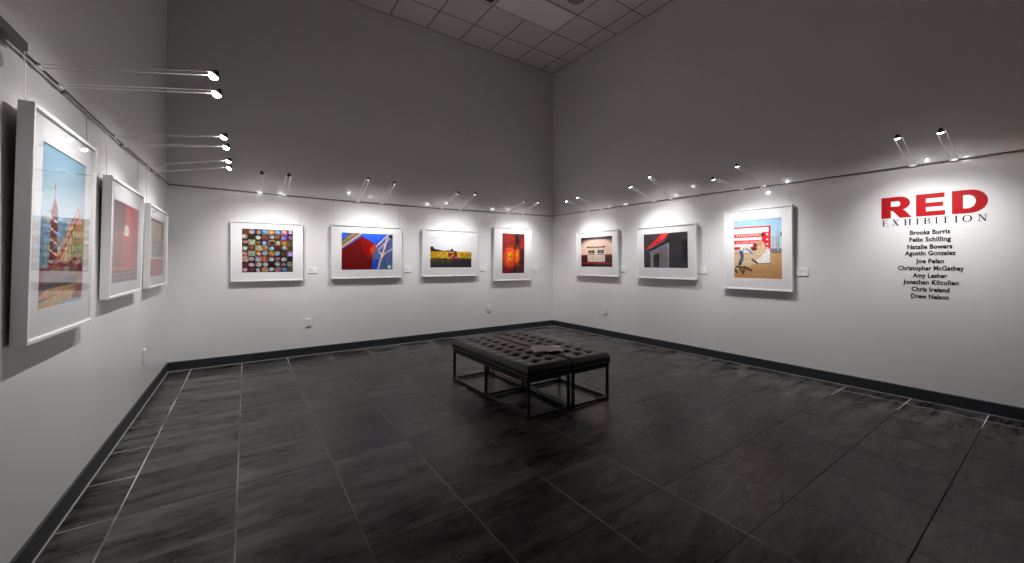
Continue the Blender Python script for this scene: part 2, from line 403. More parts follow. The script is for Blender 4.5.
def art_roof():            # grey corner of a shed under a red eave
    c = Canvas(106, 84, (66,64,68))
    c.grad(0,.5,(74,72,76),(58,56,60),0,.45)
    for k in range(7): c.rect(.02+k*.06,.028+k*.06,0,1,(50,48,52),.5)
    c.rect(.55,1,0,1,(40,36,38)); 
    c.poly([(.58,.36),(.72,.42),(1,.62),(1,1),(.58,1)], (44,46,58))
    c.poly([(.17,.52),(.57,.28),(.60,1),(.17,1)], (128,124,132))
    c.poly([(.17,.52),(.2,.5),(.2,1),(.17,1)], (160,156,162)); c.rect(.555,.59,.28,1,(150,146,152))
    c.rect(.59,.63,.26,1,(32,30,36))
    for k in range(5): c.rect(.4+k*.035,.405+k*.035,.4,1,(100,96,104),.6)
    c.poly([(.25,.62),(.37,.57),(.37,1),(.25,1)], (48,44,46)); c.rect(.33,.37,.6,1,(20,18,20))
    c.poly([(.12,.44),(.56,.14),(.62,.14),(.60,.26),(.16,.50)], (26,20,22))
    c.poly([(.14,.42),(.5,.20),(.56,.14),(.52,.22),(.15,.46)], (110,105,112))
    c.poly([(.04,.46),(.44,.02),(.60,0),(.55,.10),(.46,.2),(.12,.44)], (218,28,20))
    c.poly([(.36,.14),(.44,.02),(.6,0),(.5,.12)], (238,60,34)); c.speck(.08, 2); return c
def art_rodeo():           # rider on a bucking pale horse before a red board
    c = Canvas(100, 126, (208,170,120))
    c.grad(0, .56, (165,205,230), (205,222,232)); c.grad(.54, 1.01, (214,184,140), (196,150,98))
    c.rect(.78,1,.50,.58,(150,140,140)); 
    for x in (.82,.88,.93): c.rect(x,x+.01,.30,.54,(120,110,110))
    c.rect(.9,.93,.2,.54,(190,195,200)); c.ell(.98,.27,.02,.03,(70,80,120))
    c.rect(0,.78,.13,.50,(236,240,244)); c.rect(.0,.78,.12,.14,(224,30,30)); c.rect(.745,.78,.12,.54,(222,30,32))
    c.rect(0,.76,.24,.30,(226,36,36)); c.rect(0,.76,.35,.41,(226,36,36)); c.rect(0,.76,.46,.51,(226,40,38))
    c.rect(.60,.76,.22,.55,(224,36,34)); 
    for k in range(11): c.rect(.06+k*.05,.09+k*.05,.255,.28,(245,210,205)); c.rect(.06+k*.05,.085+k*.05,.37,.395,(250,220,215))
    c.rect(.58,.66,.25,.285,(60,30,40))
    for y in (.25,.33,.41,.48): c.rect(.69,.73,y,y+.03,(250,230,225))
    c.poly([(.55,.52),(.76,.50),(.76,.73),(.42,.76),(.46,.60)], (240,238,238)); c.rect(.45,.76,.735,.75,(90,70,60),.8)
    c.poly([(.0,.60),(.14,.58),(.34,.60),(.44,.50),(.50,.40),(.60,.37),(.66,.42),(.68,.54),(.62,.60),(.54,.66),(.42,.72),(.36,.80),(.12,.82),(0,.84)], (222,200,170))
    c.poly([(.48,.44),(.54,.36),(.6,.34),(.62,.40),(.58,.46)], (205,170,140))
    c.poly([(.13,.48),(.2,.44),(.34,.44),(.38,.50),(.34,.56),(.16,.56)], (228,226,214)); c.ell(.22,.5,.015,.02,(70,60,60)); c.ell(.27,.5,.012,.02,(70,60,60))
    c.ell(.46,.44,.05,.035,(150,60,50)); c.ell(.44,.50,.06,.03,(120,50,50)); c.line(.3,.5,.4,.58,.03,(120,150,200))
    c.poly([(.11,.52),(.20,.52),(.22,.62),(.20,.72),(.12,.76),(.10,.72),(.15,.64)], (78,112,150)); c.poly([(.1,.73),(.17,.73),(.16,.78),(.09,.78)], (70,45,35))
    for a in [(.02,.84,.06,.90),(.14,.82,.18,.90),(.24,.80,.20,.92),(.28,.84,.38,.86),(.40,.68,.50,.74),(.05,.80,.30,.82)]: c.line(*a, .045, (105,72,48))
    c.speck(.06, 2); return c
def art_crane():           # lattice tower and boom against pale blue
    c = Canvas(96, 168, (165,198,218))
    c.grad(0, .45, (150,190,214), (190,212,222)); c.grad(.45, .74, (120,170,200), (150,170,160))
    c.rect(.60,1,.45,.72,(205,195,140)); c.rect(.74,1,.40,.80,(175,175,120)); c.rect(.0,.12,.50,.76,(110,160,195)); c.rect(.40,.60,.62,.74,(225,205,150))
    c.poly([(.86,.32),(.95,.46),(.97,.60),(.80,.46)], (225,160,120))
    c.poly([(.24,.38),(.30,.30),(.36,.38),(.38,.76),(.20,.76)], (150,34,38)); c.line(.295,.22,.295,.34,.012,(190,60,60)); c.ell(.295,.245,.02,.012,(200,50,50))
    for k in range(11):
        y = .40+k*.034
        c.line(.215,y,.36,y+.03,.022,(230,225,220) if k%2 else (60,30,36)); c.line(.36,y,.215,y+.03,.014,(90,20,26))
    c.line(.40,.70,.86,.38,.05,(205,60,56)); c.line(.44,.62,.84,.34,.016,(205,70,60)); c.line(.46,.72,.92,.44,.02,(215,160,150))
    for k in range(7): c.line(.44+k*.065,.67-k*.045,.47+k*.065,.60-k*.042,.016,(235,215,205))
    for k in range(5): c.line(.55+k*.08,.5,.52+k*.09,.72,.012,(120,90,50))
    c.poly([(.0,.76),(.30,.72),(.72,.70),(.80,.67),(.92,.72),(1,.70),(1,.97),(0,.95)], (150,40,44))
    c.poly([(.12,.77),(.88,.72),(.86,.82),(.10,.87)], (150,120,112)); c.poly([(.08,.86),(.86,.80),(.9,.86),(.12,.91)], (70,50,52))
    c.poly([(0,.93),(.18,.88),(.9,.86),(.72,.97),(.20,1),(0,1)], (215,180,120)); c.line(.02,.95,.9,.88,.02,(70,40,40)); c.line(.1,.93,.7,.9,.03,(225,150,90))
    c.poly([(.9,.80),(1,.80),(1,.97),(.86,.95)], (170,40,50)); c.speck(.10, 3, c.v > .4); return c
def art_barn():            # red interior with a bright arched opening
    c = Canvas(110, 96, (196,40,40))
    c.poly([(0,0),(.5,0),(.42,.35),(0,.42)], (105,28,34)); c.poly([(.5,0),(1,0),(1,.8),(.62,.8),(.6,.4)], (205,44,40))
    c.poly([(.74,0),(.86,0),(.92,.8),(.8,.8)], (176,36,34)); c.rect(0,.34,.40,.80,(120,34,36),.7)
    for k in range(4): c.line(.08+k*.1,.42,.14+k*.09,.80,.012,(150,80,76))
    c.ell(.52,.33,.08,.06,(245,240,225)); c.rect(.44,.60,.33,.41,(245,240,225)); c.line(.82,.36,.92,.26,.02,(225,150,110))
    c.rect(0,1,.80,.85,(220,60,54)); c.poly([(0,.84),(1,.84),(1,.90),(0,.94)], (110,70,66)); c.grad(.93,1.01,(150,130,124),(96,84,82))
    c.line(0,.90,1,.87,.012,(180,160,150)); c.speck(.10, 2); return c
def art_porch():           # pale posts with figures above a red wall
    c = Canvas(96, 84, (206,196,186))
    c.rect(0,1,0,.06,(120,90,70)); c.rect(.08,.9,.07,.34,(186,172,156)); c.rect(.08,.9,.34,.36,(130,116,104))
    c.rect(.0,.06,0,.66,(150,126,104)); c.rect(.80,1,.04,.66,(120,104,96)); c.rect(.66,.70,.04,.68,(232,228,222)); c.rect(.12,.15,.04,.68,(228,222,214))
    c.rect(.16,.80,.37,.64,(150,140,134)); 
    for x in (.24,.42,.56,.76): c.poly([(x-.05,.66),(x-.04,.48),(x-.02,.40),(x+.02,.40),(x+.04,.48),(x+.05,.66)], (52,46,50)); c.ell(x,.40,.025,.03,(60,50,50))
    c.poly([(.28,.40),(.36,.44),(.36,.62),(.28,.64)], (232,228,224)); c.poly([(.48,.42),(.53,.42),(.53,.62),(.48,.62)], (232,228,224))
    c.poly([(0,.64),(.5,.67),(1,.64),(1,.69),(0,.70)], (236,230,222)); c.grad(.70,1.01,(205,70,66),(190,56,56))
    c.rect(.0,.06,.70,1,(170,60,56)); c.line(.06,.70,.20,1,.02,(225,150,140)); c.speck(.08, 2); return c

def print_mesh(name, cv, x0, x1, z0, z1, y, parent):
    nx, ny = cv.nx, cv.ny
    xs = np.linspace(x0, x1, nx+1); zs = np.linspace(z1, z0, ny+1)
    X, Z = np.meshgrid(xs, zs)
    co = np.stack([X, np.full_like(X, y), Z], -1).reshape(-1, 3)
    i = np.arange(nx); j = np.arange(ny); I, J = np.meshgrid(i, j); k = (J*(nx+1)+I).reshape(-1)
    faces = np.stack([k, k+nx+1, k+nx+2, k+1], -1)
    back = len(co)
    co = np.vstack([co, [[x0,y+.0008,z0],[x1,y+.0008,z0],[x1,y+.0008,z1],[x0,y+.0008,z1]]])
    me = bpy.data.meshes.new(name)
    me.from_pydata(co.tolist(), [], faces.tolist() + [[back, back+3, back+2, back+1]])
    at = me.attributes.new('ink', 'FLOAT_COLOR', 'FACE')
    col = np.ones((len(me.polygons), 4)); lin = srgb(np.clip(cv.a, 0, 255)).reshape(-1, 3)
    col[:len(faces), :3] = lin**1.18
    at.data.foreach_set('color', col.reshape(-1))
    me.materials.append(m_print); me.update()
    o = bpy.data.objects.new(name, me); COL.objects.link(o); o.parent = parent
    return o

FD = .046
def framed(w, s0, s1, z0, z1, ps, pz, art, label, tilt=.02, gap=.006):
    """a deep white box frame hung on wall w. s0..s1 = extent along the wall as seen left to right."""
    mid = (s0+s1)/2; wd = abs(s1-s0); ht = z1-z0
    t = empty('framed_photograph', label, 'framed picture', wloc(w, mid, z0, gap), ROTZ[w], 'white framed photographs on the gallery walls', rx=0)
    t.rotation_mode = 'XYZ'; t.rotation_euler = (tilt, 0, ROTZ[w])
    hw = wd/2; lip = .017
    sg = 1 if w != 'R' else -1
    px0, px1 = [(p-mid)*sg for p in ps]
    pb0, pb1 = pz[0]-z0, pz[1]-z0
    obj('frame', ring_prism(B_(), (-hw,hw,0,ht), (-hw+lip,hw-lip,lip,ht-lip), -FD, 0, .0016), m_white, t)
    obj('backing_board', box(B_(), -hw+lip, hw-lip, -.010, -.004, lip, ht-lip), m_back, t)
    yy = -FD+.012
    bm = B_(); ring_prism(bm, (-hw+lip,hw-lip,lip,ht-lip), (px0,px1,pb0,pb1), yy, yy+.004); obj('mat_board', bm, m_matb, t)
    print_mesh('photographic_print', art(), px0-.004, px1+.004, pb0-.004, pb1+.004, yy+.0045, t)
    obj('glazing', box(B_(), -hw+lip, hw-lip, yy-.0035, yy-.0015, lip, ht-lip), m_glass, t)
    # the two hanging wires, from the rail down to the top of the frame
    for sx in (-1, 1):
        x = sx*(hw-.035)
        zt = rail_z(w, mid + sg*x) - z0 - .012
        obj('hanging_wire', tube(B_(), [(x, -.012, ht-.03), (x, -.004-.0*zt, zt)], .0012, 6), m_wire, t)
    return t

# ------------------------------------------------------------------ the rail round the room
RAILP = {'L': [(-7.6,2.212),(-3.8,2.224),(-2.4,2.236),(0,2.290)], 'M': [(0,2.295),(1.5,2.276),(3.4,2.282),(W,2.322)], 'R': [(-7.6,2.276),(-4.5,2.290),(-3.2,2.312),(0,2.322)]}
def rail_z(w, s):
    p = RAILP[w]
    for (a, za), (b, zb) in zip(p, p[1:]):
        if a <= s <= b: return za + (zb-za)*(s-a)/(b-a)
    return p[0][1] if s < p[0][0] else p[-1][1]
RO = .022
rl = {'L': 'thin dark light rail running along the left wall above the portrait photos', 'M': 'thin light rail running across the middle wall above four frames', 'R': 'thin light rail running along the right wall above the red title'}
for w in 'LMR':
    p = RAILP[w]; a, b = p[0][0], p[-1][0]
    t = empty('light_rail', rl[w], 'light rail', wloc(w, (a+b)/2, rail_z(w, (a+b)/2)), ROTZ[w], 'light rails round the gallery walls')
    sg = 1 if w != 'R' else -1; mid = (a+b)/2; zc = rail_z(w, mid)
    pts = []
    for s, z in p:
        s2 = s
        if w in 'LR' and s == 0: s2 = -RO
        if w == 'M': s2 = min(max(s, RO+.006), W-RO-.006)
        pts.append(((s2-mid)*sg, -RO, z-zc))
    pts.sort()
    bm = B_()
    for (x0,y0,z0),(x1,y1,z1) in zip(pts, pts[1:]):
        v = [bm.verts.new((x, y0+dy, z+dz)) for x, z in ((x0,z0),(x1,z1)) for dy, dz in ((-.003,-.0055),(.003,-.0055),(.003,.0055),(-.003,.0055))]
        for k in range(4): bm.faces.new((v[k], v[(k+1)%4], v[4+(k+1)%4], v[4+k]))
    bmesh.ops.remove_doubles(bm, verts=bm.verts, dist=1e-5)
    obj('rail', bm, m_rail, t)
    n = int((b-a)/1.2)
    for k in range(n):
        s = a + .55 + k*1.2
        if s > b-.1: continue
        z = rail_z(w, s)-zc; x = (s-mid)*sg
        obj('standoff', tube(B_(), [(x,0,z),(x,-RO+.003,z)], .005, 8), m_rail, t)

# ------------------------------------------------------------------ spotlights
LAMPS = []
def spotlight(w, s, off, zh, label, ds=0.0, power=1.0, dome=.010, aimz=.98):
    zc = rail_z(w, s)
    sg = 1 if w != 'R' else -1
    t = empty('rod_spotlight', label, 'spotlight', wloc(w, s, zc, RO), ROTZ[w], 'low voltage rod spotlights on the wall rail')
    up = zh-zc; L0 = off-RO; dx = ds*sg
    # clamp gripping the rail
    bm = B_(); box(bm, -.030, .030, -.009, -.0032, -.010, .010, .002); box(bm, -.030, -.014, -.016, -.009, -.006, .006, .002); box(bm, .014, .030, -.016, -.009, -.006, .006, .002)
    obj('clamp', bm, m_rod, t)
    head = Vector((dx, -L0, up))
    ax = (Vector((dx*.6, RO, aimz-zc)) - head).normalized()    # lamp axis
    for sx in (-1, 1):
        obj('rod', tube(B_(), [(sx*.022,-.014,0), (sx*.022,-.06,.02*up/.2), head+Vector((sx*.027,.02,-.002)), head+Vector((sx*.027,-.004,.0))], .0024, 6), m_rod, t)
    q = Vector((0,0,-1)).rotation_difference(ax)
    # dark cup: lathe along -Z, open at the front
    prof = [(.006,.022),(.011,.022),(.013,.014),(.020,.003),(.0245,-.006),(.0245,-.012),(.0228,-.012),(.0228,-.005),(.012,.004),(.006,.006)]
    bm = B_(); n = 20
    R = [[bm.verts.new((r*math.cos(2*PI*k/n), r*math.sin(2*PI*k/n), z)) for k in range(n)] for r, z in prof]
    for i in range(len(R)-1):
        for k in range(n): bm.faces.new((R[i][k], R[i][(k+1)%n], R[i+1][(k+1)%n], R[i+1][k]))
    bm.faces.new(R[0]); bm.faces.new(R[-1])
    hd = obj('lamp_head', bm, m_shell, t, True, loc=head); hd.rotation_mode = 'QUATERNION'; hd.rotation_quaternion = q
    prof = [(.0215,-.007),(.0225,-.012),(.019,-.012-dome*.55),(.011,-.012-dome*.9),(.0,-.012-dome)]
    bm = B_(); R = [[bm.verts.new((r*math.cos(2*PI*k/n), r*math.sin(2*PI*k/n), z)) for k in range(n)] for r, z in prof[:-1]]
    tip = bm.verts.new((0,0,prof[-1][1]))
    for i in range(len(R)-1):
        for k in range(n): bm.faces.new((R[i][k], R[i][(k+1)%n], R[i+1][(k+1)%n], R[i+1][k]))
    for k in range(n): bm.faces.new((R[-1][k], R[-1][(k+1)%n], tip))
    bm.faces.new(R[0])
    obj('lens', bm, m_lens, hd, True)
    for nm, en, sz, bl in (('lamp_beam', 42*power, 97, 1.0), ('lamp_spill', 4.2*power, 154, .5)):
        ld = bpy.data.lights.new(nm, 'SPOT'); ld.energy = en; ld.color = (1.0,.975,.96)
        ld.spot_size = math.radians(sz); ld.spot_blend = bl; ld.shadow_soft_size = .008
        lo = bpy.data.objects.new(nm, ld); COL.objects.link(lo); lo.parent = hd; lo.location = (0,0,-.014-dome)
    return t

fr_of = ['tall crane photo', 'red barn photo on the left wall', 'red porch photo by the left corner']
for (s, off, z), lb in zip([(-3.81,.640,2.362),(-3.56,.643,2.350),(-2.53,.640,2.356),(-2.25,.645,2.342),(-1.36,.636,2.405),(-.96,.632,2.410)],
    ['lit rod spotlight over the tall crane photo, nearest the camera', 'lit rod spotlight over the tall crane photo, second from the camera',
     'lit rod spotlight over the red barn photo, nearer of its pair', 'lit rod spotlight over the red barn photo, farther of its pair',
     'lit rod spotlight over the red porch photo, nearer of its pair', 'lit rod spotlight over the red porch photo, nearest the left corner']):
    spotlight('L', s, off, z, lb, power=.82, dome=.022)
for (s, off, z), lb in zip([(.93,.80,2.415),(1.208,.80,2.425),(2.168,.659,2.523),(2.522,.692,2.503),(3.538,.68,2.465),(3.89,.60,2.50),(4.908,.603,2.466),(5.251,.54,2.49)],
    ['rod spotlight over the photo grid of glowing squares, left of its pair', 'rod spotlight over the photo grid of glowing squares, right of its pair',
     'rod spotlight over the red wall and blue sky photo, left of its pair', 'rod spotlight over the red wall and blue sky photo, right of its pair',
     'rod spotlight over the yellow flower field photo, left of its pair', 'rod spotlight over the yellow flower field photo, right of its pair',
     'rod spotlight over the glowing red window photo, left of its pair', 'rod spotlight over the glowing red window photo, nearest the room corner']):
    spotlight('M', s, off, z, lb, dome=.003)
for (s, off, z), lb in zip([(-1.096,.568,2.467),(-1.462,.631,2.48),(-2.605,.589,2.491),(-2.928,.56,2.59),(-4.0,.731,2.351),(-4.264,.69,2.463),(-5.646,.59,2.459),(-5.927,.649,2.426)],
    ['rod spotlight over the pale diner photo, nearest the room corner', 'rod spotlight over the pale diner photo, right of its pair',
     'rod spotlight over the red eave photo, left of its pair', 'rod spotlight over the red eave photo, right of its pair',
     'rod spotlight over the rodeo photo, left of its pair', 'rod spotlight over the rodeo photo, right of its pair',
     'rod spotlight over the red title letters, left of its pair', 'rod spotlight over the red title letters, right of its pair']):
    spotlight('R', s, off, z, lb, dome=.010 if s < -5 else .006)

# power feed box clipped on the left rail, with its round wall plate
t = empty('rail_power_feed', 'dark long feed box clipped on the left wall rail at the photo edge', 'power feed', (RO, -4.225, rail_z('L', -4.225)), PI/2)
obj('housing', box(B_(), -.21, .21, -.030, -.004, -.016, .022, .003), m_dark, t)
obj('end_cap', box(B_(), -.235, -.21, -.026, -.006, -.012, .036, .003), m_dark, t)
t = empty('cable_wall_plate', 'small round grey plate on the left wall under the feed box', 'wall plate', (0, -4.12, 2.125), PI/2)
bm = disc(.035, 0, .012, 28, .030); obj('plate', bm, bpy.data.materials['vent_grey'], t, rot=(PI/2,0,0))
bm = disc(.006, 0, .004, 12); obj('screw', bm, m_rod, t, rot=(PI/2,0,0)).location = (0,-.0125,0)

# ------------------------------------------------------------------ framed photographs
framed('L', -4.045, -3.19, .997, 2.000, (-3.905,-3.325), (1.130,1.872), art_crane, 'tall white framed photo of a red lattice crane tower, nearest on the left wall', tilt=.022, gap=.010)
framed('L', -2.815, -1.800, 1.095, 1.915, (-2.70,-1.915), (1.195,1.775), art_barn, 'white framed photo of a red barn interior with bright arched opening, left wall', tilt=.02)
framed('L', -1.470, -.440, 1.095, 1.895, (-1.35,-.60), (1.205,1.77), art_porch, 'white framed photo of pale porch posts over a red wall, nearest the left corner', tilt=.015)
framed('M', .6145, 1.434, 1.083, 1.888, (.736,1.312), (1.207,1.790), art_lights, 'square white framed photo grid of small glowing squares, leftmost on the middle wall')
framed('M', 1.795, 2.832, 1.092, 1.910, (1.936,2.688), (1.228,1.790), art_facade, 'white framed photo of a red wall wedge against blue sky and steel truss')
framed('M', 3.178, 4.222, 1.094, 1.912, (3.32,4.10), (1.252,1.775), art_field, 'white framed photo of a yellow flower field with a red figure')
framed('M', 4.572, 5.445, .984, 2.020, (4.755,5.272), (1.130,1.906), art_window, 'upright white framed photo of orange window light on red cloth')
framed('R', -.80, -1.868, 1.086, 1.922, (-.93,-1.735), (1.260,1.812), art_diner, 'white framed photo of a pale building with two dark windows, right wall near corner')
framed('R', -2.298, -3.360, 1.085, 1.912, (-2.425,-3.222), (1.257,1.795), art_roof, 'white framed photo of a grey shed corner under a red eave')
framed('R', -3.772, -4.603, .988, 2.030, (-3.905,-4.485), (1.138,1.885), art_rodeo, 'white framed photo of a rodeo rider on a pale bucking horse')

# ------------------------------------------------------------------ caption cards
def caption(w, s, label, z=1.225, wd=.118, ht=.088):
    t = empty('caption_card', label, 'caption card', wloc(w, s, z-ht/2), ROTZ[w], 'white caption cards beside the framed photographs')
    obj('card', box(B_(), -wd/2, wd/2, -.009, 0, 0, ht, .0008), m_card, t)
    bm = B_()
    for k, ln in enumerate((.055, .075, .040)): box(bm, -wd/2+.012, -wd/2+.012+ln, -.0094, -.009, ht-.024-k*.018, ht-.020-k*.018)
    obj('printed_lines', bm, m_ink, t)
for w, s, what in [('M',1.553,'the photo grid of glowing squares'),('M',2.95,'the red wall and blue sky photo'),('M',4.36,'the yellow flower field photo'),('M',5.56,'the orange window light photo'),
                   ('R',-1.96,'the pale building photo'),('R',-3.435,'the red eave photo'),('R',-4.69,'the rodeo photo')]:
    caption(w, s, 'small white caption card just right of ' + what)

# ------------------------------------------------------------------ power outlets
def outlet(w, s, z, label):
    t = empty('wall_outlet', label, 'power outlet', wloc(w, s, z-.06), ROTZ[w], 'white power outlets low on the gallery walls')
    obj('cover_plate', box(B_(), -.038, .038, -.012, 0, 0, .12, .003), m_plate, t)
    for zz in (.083, .037):
        r = obj('socket', box(B_(), -.017, .017, -.015, -.012, zz-.014, zz+.014, .002), m_plate, t)
        bm = B_()
        for x in (-.007, .007): box(bm, x-.0015, x+.0015, -.0156, -.015, zz-.003, zz+.008)
        box(bm, -.0025, .0025, -.0156, -.015, zz-.010, zz-.005)
        obj('slots', bm, m_slot, r)
    obj('screw', tube(B_(), [(0,-.012,.06),(0,-.0135,.06)], .003, 10), m_rod, t)
outlet('M', 1.508, .472, 'white duplex power outlet low on the middle wall, left one')
outlet('M', 4.480, .472, 'white duplex power outlet low on the middle wall, right one')
outlet('R', -1.533, .468, 'white duplex power outlet low on the right wall')
outlet('L', -1.38, .462, 'white duplex power outlet low on the left wall')

# ------------------------------------------------------------------ wall lettering
LT = .0016       # vinyl thickness
def letters(name, label, cat, items, m, zc, group=None):
    t = empty(name, label, cat, (W, -5.768, zc), ROTZ['R'], group)
    return t
def X(y): return -(y + 5.768)
def arc(cx_, cz, rx, rz, a0, a1, n):
    return [(cx_+rx*math.cos(math.radians(a0+(a1-a0)*k/n)), cz+rz*math.sin(math.radians(a0+(a1-a0)*k/n))) for k in range(n+1)]
t = empty('wall_title', 'large red vinyl letters RED on the right wall', 'wall lettering', (W, -5.768, 1.786), ROTZ['R'])
h = .212
# R
x0, x1 = X(-5.405), X(-5.637); w_ = x1-x0; sw = .078
bm = B_()
out = [(x0,0),(x0,h),(x0+w_*.60,h)] + arc(x0+w_*.60, h*.71, w_*.33, h*.29, 90, -90, 14)[1:] + [(x0+w_*.60,h*.42)]
# bowl (ring) + stem + leg as one outline mesh each
ou = [(x0+.0,h*.36),(x0+.0,h)] + [(x0+w_*.55,h)] + arc(x0+w_*.60, h*.685, w_*.345, h*.315, 88, -90, 12) + [(x0+w_*.5,h*.37),(x0+w_*.3,h*.365)]
hi = [(x0+w_*.32,h*.545),(x0+w_*.32,h*.80)] + [(x0+w_*.5,h*.80)] + arc(x0+w_*.545, h*.6725, w_*.09, h*.1275, 88, -90, 12) + [(x0+w_*.5,h*.545),(x0+w_*.4,h*.545)]
holed(bm, ou, hi, -LT, 0)
prism(bm, [(x0,0),(x0+w_*.32,0),(x0+w_*.32,h*.362),(x0,h*.362)], -LT, 0)
prism(bm, [(x0+w_*.32,h*.362),(x0+w_*.40,h*.33),(x0+w_*.62,0),(x1,0),(x0+w_*.78,h*.33),(x0+w_*.70,h*.385),(x0+w_*.62,h*.372)], -LT, 0)
obj('letter', bm, m_red, t)
# E
x0, x1 = X(-5.666), X(-5.866); w_ = x1-x0
bm = B_(); prism(bm, [(x0,0),(x1,0),(x1,h*.21),(x0+w_*.35,h*.21),(x0+w_*.35,h*.405),(x1-w_*.06,h*.405),(x1-w_*.06,h*.595),(x0+w_*.35,h*.595),(x0+w_*.35,h*.79),(x1-w_*.02,h*.79),(x1-w_*.02,h),(x0,h)], -LT, 0)
obj('letter', bm, m_red, t)
# D
x0, x1 = X(-5.910), X(-6.132); w_ = x1-x0
ou = [(x0,0),(x0,h),(x0+w_*.45,h)] + arc(x0+w_*.5, h*.5, w_*.5, h*.5, 85, -85, 20) + [(x0+w_*.45,0)]
hi = [(x0+w_*.32,h*.21),(x0+w_*.32,h*.79),(x0+w_*.43,h*.79)] + arc(x0+w_*.44, h*.5, w_*.235, h*.29, 85, -85, 20) + [(x0+w_*.43,h*.21)]
bm = B_(); holed(bm, ou, hi, -LT, 0); obj('letter', bm, m_red, t)
# EXHIBITION, serif, drawn stroke by stroke
t = empty('wall_subtitle', 'thin black serif letters EXHIBITION under the red title', 'wall lettering', (W, -5.768, 1.708), ROTZ['R'])
hh = .062; TH, TN, SF = .011, .0035, .0030
ys = [(-5.413,-5.46),(-5.487,-5.546),(-5.579,-5.632),(-5.669,-5.684),(-5.72,-5.769),(-5.801,-5.816),(-5.845,-5.891),(-5.93,-5.945),(-5.976,-6.037),(-6.07,-6.128)]
def bar(bm, x0, z0, x1, z1, w):           # stroke of horizontal width w
    prism(bm, [(x0-w/2,z0),(x0+w/2,z0),(x1+w/2,z1),(x1-w/2,z1)], -LT, 0)
def serif(bm, x, z, w=.011): prism(bm, [(x-w,z),(x+w,z),(x+w,z+SF),(x-w,z+SF)], -LT-.0002, 0)
def stem(bm, x, th=TH): bar(bm, x, 0, x, hh, th); serif(bm, x, 0); serif(bm, x, hh-SF)
for ch, (ya, yb) in zip('EXHIBITION', ys):
    a, b = X(ya), X(yb); w_ = b-a; c = (a+b)/2; bm = B_()
    if ch == 'E':
        stem(bm, a+.010)
        for z, e in ((0,b),(hh/2-.0015,b-.010),(hh-SF,b-.002)): prism(bm, [(a+.008,z),(e,z),(e,z+SF),(a+.008,z+SF)], -LT-.0004, 0)
        bar(bm, b-.0018, 0, b-.001, .014, .0032); bar(bm, b-.0038, hh, b-.0034, hh-.012, .0032); bar(bm, b-.0112, hh/2-.007, b-.0112, hh/2+.007, .0026)
    elif ch == 'X':
        bar(bm, b-.012, 0, a+.012, hh, .012); bar(bm, a+.010, 0, b-.012, hh, .0040)
        for x, z in ((a+.010,0),(b-.012,0),(a+.012,hh-SF),(b-.012,hh-SF)): serif(bm, x, z, .010)
    elif ch == 'H':
        stem(bm, a+.010); stem(bm, b-.010); prism(bm, [(a+.01,hh/2-.0016),(b-.01,hh/2-.0016),(b-.01,hh/2+.0016),(a+.01,hh/2+.0016)], -LT-.0004, 0)
    elif ch == 'I': stem(bm, c)
    elif ch == 'B':
        stem(bm, a+.011)
        for z0, z1, e in ((0,hh*.53,b),(hh*.50,hh,b-.004)):
            r = (z1-z0)/2; zc = (z0+z1)/2; xx = a+.020
            ou = [(a+.010,z0),(a+.010,z1)] + arc(xx, zc, e-xx, r, 90, -90, 12)
            hi = [(a+.014,z0+.003),(a+.014,z1-.003)] + arc(xx, zc, e-xx-.010, r-.003, 90, -90, 12)
            holed(bm, ou, hi, -LT-.0005, 0)
    elif ch == 'T':
        stem(bm, c); prism(bm, [(a,hh-SF),(b,hh-SF),(b,hh),(a,hh)], -LT-.0004, 0)
        bar(bm, a+.0012, hh-.014, a+.002, hh, .003); bar(bm, b-.0012, hh-.014, b-.002, hh, .003)
    elif ch == 'O':
        holed(bm, arc(c, hh/2, w_/2, hh/2+.001, 0, 345, 23), arc(c, hh/2, w_/2-.0105, hh/2-.003, 0, 345, 23), -LT, 0)
    elif ch == 'N':
        bar(bm, a+.010, 0, a+.010, hh, .0036); bar(bm, b-.010, 0, b-.010, hh, .0036); bar(bm, b-.011, 0, a+.011, hh, .012)
        serif(bm, a+.010, 0); serif(bm, a+.007, hh-SF); serif(bm, b-.010, hh-SF)
    obj('letter', bm, m_black, t)
